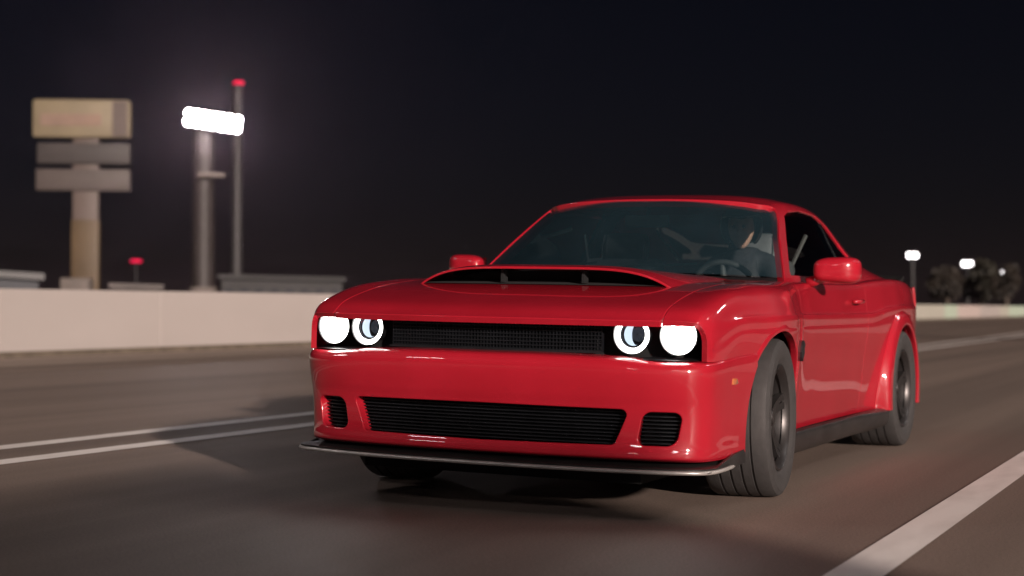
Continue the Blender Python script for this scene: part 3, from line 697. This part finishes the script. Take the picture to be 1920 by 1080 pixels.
# air dam under nose
box('air_dam', (0, .42, .165), (1.30, .5, .07), 'liner', car, bodylean=True)
box('floor_pan', (0, 2.7, .24), (1.36, 4.3, .14), 'liner', car, bodylean=True)
box('bulkhead', (0, 1.50, .62), (1.36, .05, .68), 'liner', car, bodylean=True)
box('engine', (0, .95, .55), (.9, .9, .4), 'liner', car, bodylean=True)
for sx in (-1, 1):
    for wy in (AX, RX):
        bm = bmesh.new(); prof = [(R(a), .43) for a in range(-25, 206, 11)]
        ra = [[bm.verts.new((sx*x, wy+.43*math.cos(a), AZ+.43*math.sin(a))) for a, _ in prof] for x in (.60, .935)]
        for k in range(len(prof)-1): bm.faces.new((ra[0][k], ra[0][k+1], ra[1][k+1], ra[1][k]))
        bm.faces.new([ra[0][k] for k in range(len(prof))])
        bm_obj('wheel_liner', bm, 'liner', car, True, True, 40)
    # wheel arch flares, growing out of the body side
    XCY = [r_[7][1] for r_ in NET[2:]]; XCX = [r_[7][0] for r_ in NET[2:]]
    def sidex(y, z): return np.interp(y, XCY, XCX)+np.interp(z, [.235, .43, .60, .70, .83, .85, .93], [-.056, -.030, -.011, -.002, 0, -.013, -.034])
    for wy in (AX, RX):
        th = np.linspace(R(-14), R(194), 80)
        if wy == AX: rr = [(.400, -.03, .94), (.398, .0, .975), (.402, .005, .985), (.410, .006, .985), (.424, .003, .985), (.440, -.006, .98)]; mixw = 0
        else: rr = [(.400, 0, .955), (.398, 0, .990), (.404, 0, .999), (.430, 0, .997), (.465, 0, .988), (.495, .004, .985), (.515, -.007, .98)]
        G_ = []
        for a in th:
            row = []
            for k, (r_, off, ab) in enumerate(rr):
                y_, z_ = wy+r_*math.cos(a), AZ+r_*math.sin(a); sx_ = sidex(y_, z_)+off
                row.append((sx_ if (wy == AX or k >= 5) else max(ab, sx_+.004), y_, z_))
            G_.append(row)
        G_ = np.array(G_)
        uu = np.arange(80.); vv = np.linspace(0, len(rr)-1, 26); GG = grid_eval(G_, uu, vv)
        panel('wheel_flare', GG, uu, vv, [lambda A: A[:, 2]-.262], 'red_paint', car, lambda G: G*0+np.array([1., 0, .3]), fil=.003, depth=.01, mirror=sx < 0)
    if True:
        wy = AX; bm = bmesh.new(); add_tube(bm, [(sx*(sidex(AX+.396*math.cos(a), AZ+.396*math.sin(a))+.002), AX+.362*math.cos(a), AZ+.362*math.sin(a)) for a in np.linspace(R(164), R(197), 12)], [.002]+[.005]*10+[.004], 8)
        trim = bm_obj('arch_trim', bm, 'edge_rubber', car, True, True)
        bm = bmesh.new(); q1, q2 = [], []
        for a in np.linspace(R(158), R(196), 14):
            y_, z_ = AX+.399*math.cos(a), AZ+.399*math.sin(a); x_ = sidex(y_, z_)
            w_ = .006+.030*min(1, (a-R(158))/R(22))
            q1.append(bm.verts.new((sx*(x_-.004), y_, z_))); q2.append(bm.verts.new((sx*(x_+.002), y_+w_, z_)))
        for k in range(13): bm.faces.new((q1[k], q1[k+1], q2[k+1], q2[k]))
        bm_obj('mud_flap', bm, 'flap_grey', car, True, True)
    # black side sill
    SL = np.array([[(.925, y, .272), (.945, y, .262), (.948, y, .225), (.930, y, .17), (.88, y, .145), (.80, y, .145)] for y in np.linspace(1.36, 3.53, 8)])
    SL[-2:, 1:4, 0] += .03
    uu = np.linspace(0, 7, 20); vv = np.linspace(0, 5, 20)
    panel('side_sill', grid_eval(SL, uu, vv), uu, vv, [lambda A: arch(A)], 'splitter_black', car, lambda G: G*0+np.array([1., 0, -.2]), mirror=sx < 0)
# ------------- cabin skin (half): roof centre .. rail .. belt
CN = np.array([
    [(0, 2.00, 1.422), (.35, 2.035, 1.416), (.56, 2.10, 1.398), (.652, 2.15, 1.366), (.745, 1.91, 1.195), (.832, 1.68, 1.015), (.855, 1.60, .97)],
    [(0, 2.36, 1.466), (.34, 2.37, 1.460), (.55, 2.39, 1.436), (.658, 2.39, 1.386), (.755, 2.24, 1.195), (.845, 2.1, 1.015), (.870, 2.08, .97)],
    [(0, 2.80, 1.477), (.33, 2.80, 1.470), (.54, 2.80, 1.442), (.655, 2.80, 1.388), (.755, 2.75, 1.195), (.845, 2.7, 1.015), (.872, 2.7, .97)],
    [(0, 3.15, 1.460), (.33, 3.15, 1.453), (.53, 3.15, 1.424), (.643, 3.15, 1.365), (.742, 3.13, 1.19), (.845, 3.12, 1.02), (.872, 3.12, .975)],
    [(0, 3.50, 1.408), (.33, 3.50, 1.40), (.52, 3.50, 1.369), (.615, 3.50, 1.312), (.722, 3.50, 1.175), (.842, 3.50, 1.03), (.872, 3.5, .99)],
    [(0, 3.90, 1.285), (.33, 3.90, 1.278), (.50, 3.90, 1.252), (.59, 3.90, 1.21), (.70, 3.90, 1.125), (.83, 3.90, 1.045), (.87, 3.9, 1.01)],
    [(0, 4.30, 1.115), (.33, 4.30, 1.11), (.50, 4.30, 1.10), (.59, 4.30, 1.085), (.69, 4.30, 1.065), (.80, 4.30, 1.04), (.85, 4.3, 1.01)],
    [(0, 4.50, 1.03), (.33, 4.50, 1.03), (.50, 4.50, 1.03), (.59, 4.50, 1.03), (.68, 4.50, 1.028), (.78, 4.50, 1.02), (.83, 4.5, 1.0)]])
CF = np.concatenate([CN[:, 1:][:, ::-1]*[-1, 1, 1], CN], axis=1)
uc = np.linspace(0, 7, 130); vc = np.linspace(0, 12, 220)
GC = grid_eval(CF, uc, vc)
WPOLY = [(1.80, 1.03), (2.215, 1.335), (2.32, 1.362), (2.60, 1.384), (2.95, 1.376), (3.18, 1.325), (3.36, 1.235), (3.45, 1.15), (3.42, 1.10), (3.15, 1.045), (2.2, 1.03)]
def side_win(A): return np.where(np.abs(A[:, 7]-6) > 2.35, sd_poly(A[:, 1], A[:, 2], WPOLY)-.010, 1)
RW = [(-.42, 3.46), (.42, 3.46), (.52, 3.62), (.54, 4.18), (.46, 4.28), (-.46, 4.28), (-.54, 4.18), (-.52, 3.62)]
def rear_win(A): return np.where(np.abs(A[:, 7]-6) < 3.2, sd_poly(A[:, 0], A[:, 1], RW)-.01, 1)
panel('roof', GC, uc, vc, [side_win, rear_win, lambda A: A[:, 2]-.985], 'red_paint', car, OUT, fil=.006, depth=.035)
# glass
ug = np.linspace(0, 7, 60)
for mir in (False, True):
    vg = np.linspace(8.2, 12, 40) ; Gg = grid_eval(CF, ug, vg); Gg = Gg+np.array([-.012, 0, 0])
    wl = panel('side_window', Gg, ug, vg, [lambda A: .02-sd_poly(A[:, 1], A[:, 2], WPOLY), lambda A: 3.04-A[:, 1], lambda A: A[:, 2]-.985], 'side_glass', doors[int(mir)], OUT, fil=0, depth=0, mirror=mir)
    panel('quarter_window', Gg, ug, vg, [lambda A: .02-sd_poly(A[:, 1], A[:, 2], WPOLY), lambda A: A[:, 1]-3.09], 'side_glass', car, OUT, fil=0, depth=0, mirror=mir)
    panel('centre_pillar', Gg+np.array([-.006, 0, 0]), ug, vg, [lambda A: A[:, 1]-3.00, lambda A: 3.13-A[:, 1], lambda A: A[:, 2]-1.0], 'black_plastic', car, OUT, fil=0, depth=.02, mirror=mir)
vg = np.linspace(2.8, 9.2, 60); Gg = grid_eval(CF, ug, vg)+np.array([0, 0, -.012])
panel('rear_window', Gg, ug, vg, [lambda A: .02-sd_poly(A[:, 0], A[:, 1], RW)], 'side_glass', car, OUT, fil=0, depth=0)
# windscreen: between cowl curve and the front edge of roof and pillars
edge = CN[0][[5, 4, 3]]
WS = []
for k, f in enumerate(np.linspace(0, 1, 5)):
    e = crs(CN[0][[5, 4, 3]], np.array([2*f]))[0]
    c = np.array([0, 1.41+(2.00-1.41)*f, 1.03+(1.419-1.03)*f+.012*math.sin(PI*f)])
    row = []
    for q in np.linspace(-1, 1, 9):
        a = abs(q); x = e[0]*q; y = c[1]+(e[1]-c[1])*a**2.4; z = c[2]+(e[2]-c[2])*a**2.2
        row.append((x, y-.0, z-.006))
    WS.append(row)
WS = np.array(WS); uw = np.linspace(0, 4, 40); vw = np.linspace(0, 8, 70)
panel('windscreen', grid_eval(WS, uw, vw), uw, vw, [], 'windscreen_glass', car, lambda G: G*0+np.array([0, -1., .6]), fil=0, depth=0)
# black cowl strip, wipers
bm = bmesh.new(); X = np.linspace(-.84, .84, 40)
a = [bm.verts.new((x, wsbase(x)-.085, .985-.02*abs(x))) for x in X]; b_ = [bm.verts.new((x, wsbase(x)+.05, 1.018-.02*abs(x)**2)) for x in X]
for k in range(39): bm.faces.new((a[k], a[k+1], b_[k+1], b_[k]))
cw = bm_obj('cowl', bm, 'black_plastic', car, True, True)
for x0, x1 in ((-.12, .42), (-.60, -.10)):
    pts = [(x0+(x1-x0)*f, wsbase(x0+(x1-x0)*f)+.03+.06*f, 1.035+.035*f) for f in np.linspace(0, 1, 8)]
    tube('wiper', pts, .006, 'black_plastic', car, 6, True)
# door mirrors
for sx in (-1, 1):
    mr = empty('door_mirror'); mr.parent = car
    bm = bmesh.new(); bmesh.ops.create_icosphere(bm, subdivisions=4, radius=1)
    for v in bm.verts:
        x, y, z = v.co
        pw = lambda q, e: math.copysign(abs(q)**e, q)
        v.co = (pw(x, .6)*.112, pw(y, .75)*(.080 if y < 0 else .045), pw(z, .55)*.066*(1+.12*x*sx))
        v.co.x += sx*1.035; v.co.y += 1.925+abs(x)*x*0; v.co.z += 1.052
        v.co.y += .03*sx*x
    bm_obj('mirror_shell', bm, 'red_paint', mr, True, True)
    bm = bmesh.new(); add_tube(bm, [(sx*.885, 1.90, .985), (sx*.93, 1.91, 1.0), (sx*.985, 1.925, 1.025)], [.030, .026, .024], 10); bm_obj('mirror_arm', bm, 'red_paint', mr, True, True)
    box('mirror_glass', (sx*1.035, 1.974, 1.052), (.19, .004, .10), 'chrome', mr, bodylean=True)
# rear end: deck lid, spoiler, rear bumper, tail lamps
ur = np.linspace(12, NS-1, 50); vr = np.linspace(.8, 7.2, 90); GR = grid_eval(FULL, ur, vr)
panel('deck_lid', GR, ur, vr, [lambda A: 2.85-np.abs(A[:, 7]-4), lambda A: A[:, 1]-4.38], 'red_paint', car, lambda G: G*0+np.array([0, 0, 1.]))
RB = []
for z, o_ in ((1.0, -.02), (.93, .0), (.85, .012), (.70, .0), (.60, .03), (.45, .03), (.30, -.01), (.24, -.05)):
    RB.append([(sx*x_, y_+o_, z) for sx, x_, y_ in ((-1, .93, 4.58), (-1, .89, 4.80), (-1, .78, 4.96), (-1, .4, 5.01), (1, 0, 5.02), (1, .4, 5.01), (1, .78, 4.96), (1, .89, 4.80), (1, .93, 4.58))])
ub = np.linspace(0, 7, 30); vb = np.linspace(0, 8, 50)
rb = panel('rear_bumper', grid_eval(np.array(RB), ub, vb), ub, vb, [lambda A: np.maximum(.655-A[:, 2], A[:, 1]-4.86)], 'red_paint', car, lambda G: G-np.array([0, 3, .5]))
for sx in (-1, 1): box('tail_lamp', (sx*.46, 5.035, .80), (.62, .03, .12), 'tail_red', car, bev=.01, bodylean=True)
sp = []
for f in np.linspace(-1, 1, 13):
    x = f*.80; y = 4.90-.16*abs(f)**3; sp.append([(x, y-.16, 1.035), (x, y-.05, 1.062-.012*abs(f)), (x, y+.05, 1.095-.022*abs(f)), (x, y+.06, 1.078-.02*abs(f)), (x, y+.02, 1.03)])
panel('spoiler', grid_eval(np.array(sp), np.linspace(0, 12, 40), np.linspace(0, 4, 24)), np.linspace(0, 12, 40), np.linspace(0, 4, 24), [], 'splitter_black', car, lambda G: G-np.array([0, 4.85, .9]))
# ------------- wheels
def wheel(sx, wy):
    wh = empty('wheel', (sx*(.872 if wy == AX else .843), wy, .3548)); wh.parent = car
    if wy == AX: wh.rotation_euler = (0, 0, R(4.5))
    Rt, hw = .3545, .1575
    tp = [(-.13, .232), (-.150, .262), (-hw, .295), (-.154, .325), (-.142, .344), (-.125, .3515)]
    gv = []
    for gx in (-.075, -.025, .025, .075):
        gv += [(gx-.006, .354), (gx-.005, .347), (gx+.005, .347), (gx+.006, .354)]
    prof = tp+gv+[(-a, r_) for a, r_ in tp[::-1]]
    prof = [(a, min(r_, Rt)) for a, r_ in prof]
    ty = lathe('tyre', prof, 72, 'rubber', wh, 'x', closed=False, angle=25)
    rm = lathe('rim', [(-.13, .232), (-.12, .222), (-.10, .215), (.06, .205), (.11, .216), (.128, .224), (.134, .236), (.140, .238), (.142, .230), (.13, .215), (.11, .206)], 64, 'rim_grey', wh, 'x')
    if sx < 0: rm.scale = (-1, 1, 1)
    for k in range(5):
        for s_ in (-1, 1):
            bm = bmesh.new(); a = 2*PI*k/5+s_*.16
            pr = []
            for r_, hwid, xo in ((.03, .020, .098), (.11, .017, .100), (.18, .015, .108), (.215, .019, .122)):
                for xx, ww in ((xo, 1), (xo-.035, .7)):
                    pr.append([(sx*xx, ww*hwid*q+s_*.012*(r_/.2), r_) for q in (-1, 1)])
            v = [[bm.verts.new(p) for p in q] for q in pr]
            for i in range(3):
                f0, b0, f1, b1 = v[2*i], v[2*i+1], v[2*i+2], v[2*i+3]
                for q in ((f0[0], f0[1], f1[1], f1[0]), (b0[0], b0[1], b1[1], b1[0]), (f0[0], b0[0], b1[0], f1[0]), (f0[1], b0[1], b1[1], f1[1])): bm.faces.new(q)
            bmesh.ops.rotate(bm, cent=(0, 0, 0), matrix=Matrix.Rotation(a, 3, 'X'), verts=bm.verts)
            bm_obj('spoke', bm, 'rim_grey', wh, False)
    lathe('hub', [(sx*.112, .001), (sx*.112, .030), (sx*.10, .042), (sx*.06, .05)], 24, 'rim_grey', wh, 'x')
    lathe('brake_disc', [(sx*.035, .06), (sx*.035, .185), (sx*.005, .185), (sx*.005, .06)], 40, 'disc_steel', wh, 'x', closed=True)
    return wh
for sx in (1, -1):
    for wy in (AX, RX): wheel(sx, wy)
# ------------- interior
db = prism('dashboard', [(1.52, .72), (1.52, .98), (1.72, 1.005), (1.95, .985), (2.05, .93), (2.08, .80), (1.98, .62)], -.74, .74, 'interior', car, 'x', bev=.02, bodylean=True)
stw = empty('steering_wheel'); stw.parent = car
bm = bmesh.new(); cc = Vector((.38, 2.16, .93)); rotm = Matrix.Rotation(R(-68), 3, 'X')
ring = [cc+rotm @ Vector((.175*math.cos(a), .175*math.sin(a), 0)) for a in [2*PI*k/40 for k in range(41)]]
add_tube(bm, ring, .016, 8, cap=False); bm_obj('rim', bm, 'interior', stw, True, True)
bm = bmesh.new()
for a in (R(0), R(180), R(270)): add_tube(bm, [cc, cc+rotm @ Vector((.17*math.cos(a), .17*math.sin(a), 0))], [.03, .012], 8)
bm_obj('spokes', bm, 'interior', stw, True, True)
tube('column', [cc, (.38, 1.95, .86)], .03, 'interior', car, 10, True)
def seat(x, y, back=True):
    s_ = empty('seat'); s_.parent = car
    box('cushion', (x, y-.22, .50), (.50, .52, .18), 'seat_cloth', s_, bev=.05, bodylean=True)
    bm = bmesh.new(); add_box(bm, (x, y+.12, .83), (.48, .13, .60), Matrix.Rotation(R(-14), 3, 'X'), .055, 3); bm_obj('backrest', bm, 'seat_cloth', s_, True, True)
    bm = bmesh.new(); add_box(bm, (x, y+.20, 1.185), (.27, .10, .17), Matrix.Rotation(R(-12), 3, 'X'), .045, 3); hr = bm_obj('headrest', bm, 'seat_cloth', s_, True, True)
    for q in (-1, 1): tube('headrest_edge', [(x+q*.125, y+.145, 1.115), (x+q*.13, y+.155, 1.18), (x+q*.12, y+.172, 1.255)], .008, 'seat_trim', hr, 6, True)
seat(-.38, 2.48); seat(.38, 2.48)
box('rear_bench', (0, 3.32, .62), (1.1, .5, .5), 'seat_cloth', car, bev=.08, bodylean=True)
rvm = box('rear_view_mirror', (-.02, 2.03, 1.305), (.25, .03, .065), 'interior', car, bev=.012, bodylean=True)
tube('mirror_stalk', [(-.02, 2.03, 1.33), (-.02, 2.06, 1.375)], .01, 'interior', rvm, 8, True)
for x in (-.30, .30): box('sun_visor', (x, 2.32, 1.395), (.34, .14, .018), 'seat_trim', car, rot=Matrix.Rotation(R(8), 3, 'X'), bev=.006, bodylean=True)
for sx in (-1, 1):
    tube('seat_belt', [(sx*.66, 2.74, 1.26), (sx*.60, 2.66, 1.08), (sx*.57, 2.62, .90)], .012, 'seat_trim', car, 6, True)
    box('door_card', (sx*.83, 2.35, .80), (.05, 1.45, .36), 'interior', car, bev=.02, bodylean=True)

# ------------- driver
drv = tag(empty('person', (.39, 2.40, .58)), 'driver in a dark helmet and jacket at the wheel of the red car', 'person')
def skin_body(name, pts, edges, rad, mat, parent, root=0):
    me = bpy.data.meshes.new(name); me.from_pydata(pts, edges, []); o = link(name, me, mat, parent)
    md = o.modifiers.new('skin', 'SKIN'); md.use_smooth_shade = True
    for k, r_ in enumerate(rad): me.skin_vertices[0].data[k].radius = (r_ if hasattr(r_, '__len__') else (r_, r_))
    me.skin_vertices[0].data[root].use_root = True
    sb = o.modifiers.new('sub', 'SUBSURF'); sb.levels = 1; sb.render_levels = 2
    return o
# driver coordinates relative to the hip point
bp_ = [(0, 0, .05), (0, .06, .22), (0, .11, .40), (0, .10, .52), (0, .085, .60),
       (.17, .10, .49), (.23, -.05, .30), (.15, -.22, .36), (-.17, .10, .49), (-.24, -.05, .30), (-.15, -.22, .36),
       (.10, -.02, .02), (.13, -.42, .08), (.12, -.62, -.20), (-.10, -.02, .02), (-.13, -.42, .08), (-.12, -.62, -.20)]
be_ = [(0, 1), (1, 2), (2, 3), (3, 4), (3, 5), (5, 6), (6, 7), (3, 8), (8, 9), (9, 10), (0, 11), (11, 12), (12, 13), (0, 14), (14, 15), (15, 16)]
br_ = [.14, .145, .155, .09, .058, .075, .052, .038, .075, .052, .038, .09, .068, .05, .09, .068, .05]
skin_body('body', bp_, be_, br_, 'jacket', drv)
def head_mesh(name, fn, mat, sub=4):
    bm = bmesh.new(); bmesh.ops.create_icosphere(bm, subdivisions=sub, radius=1)
    for v in bm.verts: v.co = fn(v.co.copy())
    return bm_obj(name, bm, mat, drv, True)
HC = Vector((0, .055, .70)); hrot = Matrix.Rotation(R(6), 3, 'Z') @ Matrix.Rotation(R(6), 3, 'X')
def face(c):
    x, y, z = c
    p = Vector((x*.072, y*.092, z*.112))
    if y < 0:
        n_ = math.exp(-((x/.16)**2+((z+.10)/.22)**2)); p.y -= .022*n_                    # nose
        p.y += .010*(math.exp(-(((x-.36)/.18)**2+((z-.12)/.13)**2))+math.exp(-(((x+.36)/.18)**2+((z-.12)/.13)**2)))  # eye sockets
        p.y -= .006*math.exp(-((x/.3)**2+((z+.45)/.10)**2))                                # lips
        p.y -= .010*math.exp(-((x/.3)**2+((z+.80)/.2)**2))                                 # chin
    p.x *= 1-.22*max(0, -z)
    return HC+hrot @ p
head_mesh('face', face, 'skin')
for sx in (-1, 1):
    bm = bmesh.new(); bmesh.ops.create_icosphere(bm, subdivisions=2, radius=.011); bmesh.ops.translate(bm, vec=HC+hrot @ Vector((sx*.027, -.078, .013)), verts=bm.verts)
    bm_obj('eye', bm, 'helmet_black', drv, True)
bm = bmesh.new(); bmesh.ops.create_icosphere(bm, subdivisions=4, radius=1)
for v in list(bm.verts):
    x, y, z = v.co
    v.co = Vector((x*.118, y*.135, z*.135+.012))
kill = [v for v in bm.verts if v.co.y < -.015 and v.co.z < .058]
bmesh.ops.delete(bm, geom=kill, context='VERTS')
kill = [v for v in bm.verts if v.co.z < -.095]; bmesh.ops.delete(bm, geom=kill, context='VERTS')
for v in bm.verts: v.co = HC+hrot @ v.co
hm = bm_obj('helmet', bm, 'helmet_black', drv, True); md = hm.modifiers.new('thick', 'SOLIDIFY'); md.thickness = .012; md.offset = -1
def hand(sx):
    hp = [(.15*sx, -.22, .36), (.155*sx, -.27, .375), (.158*sx, -.31, .385)]; he = [(0, 1), (1, 2)]; hr = [(.024, .024), (.036, .018), (.034, .016)]
    for k in range(4):
        q = len(hp); ox = sx*(.130+.017*k); l = [.9, 1.0, .95, .78][k]
        hp += [(ox, -.315, .388), (ox, -.315-.030*l, .372), (ox-.002*sx, -.315-.022*l, .342), (ox-.003*sx, -.315+.004, .330)]
        he += [(2, q), (q, q+1), (q+1, q+2), (q+2, q+3)]; hr += [(.0095, .0095), (.009, .009), (.0085, .0085), (.007, .007)]
    q = len(hp); hp += [(.128*sx, -.275, .362), (.112*sx, -.305, .350), (.112*sx, -.335, .345)]; he += [(1, q), (q, q+1), (q+1, q+2)]; hr += [(.012, .012), (.0105, .0105), (.009, .009)]
    skin_body('hand', hp, he, hr, 'skin', drv)
hand(1); hand(-1)
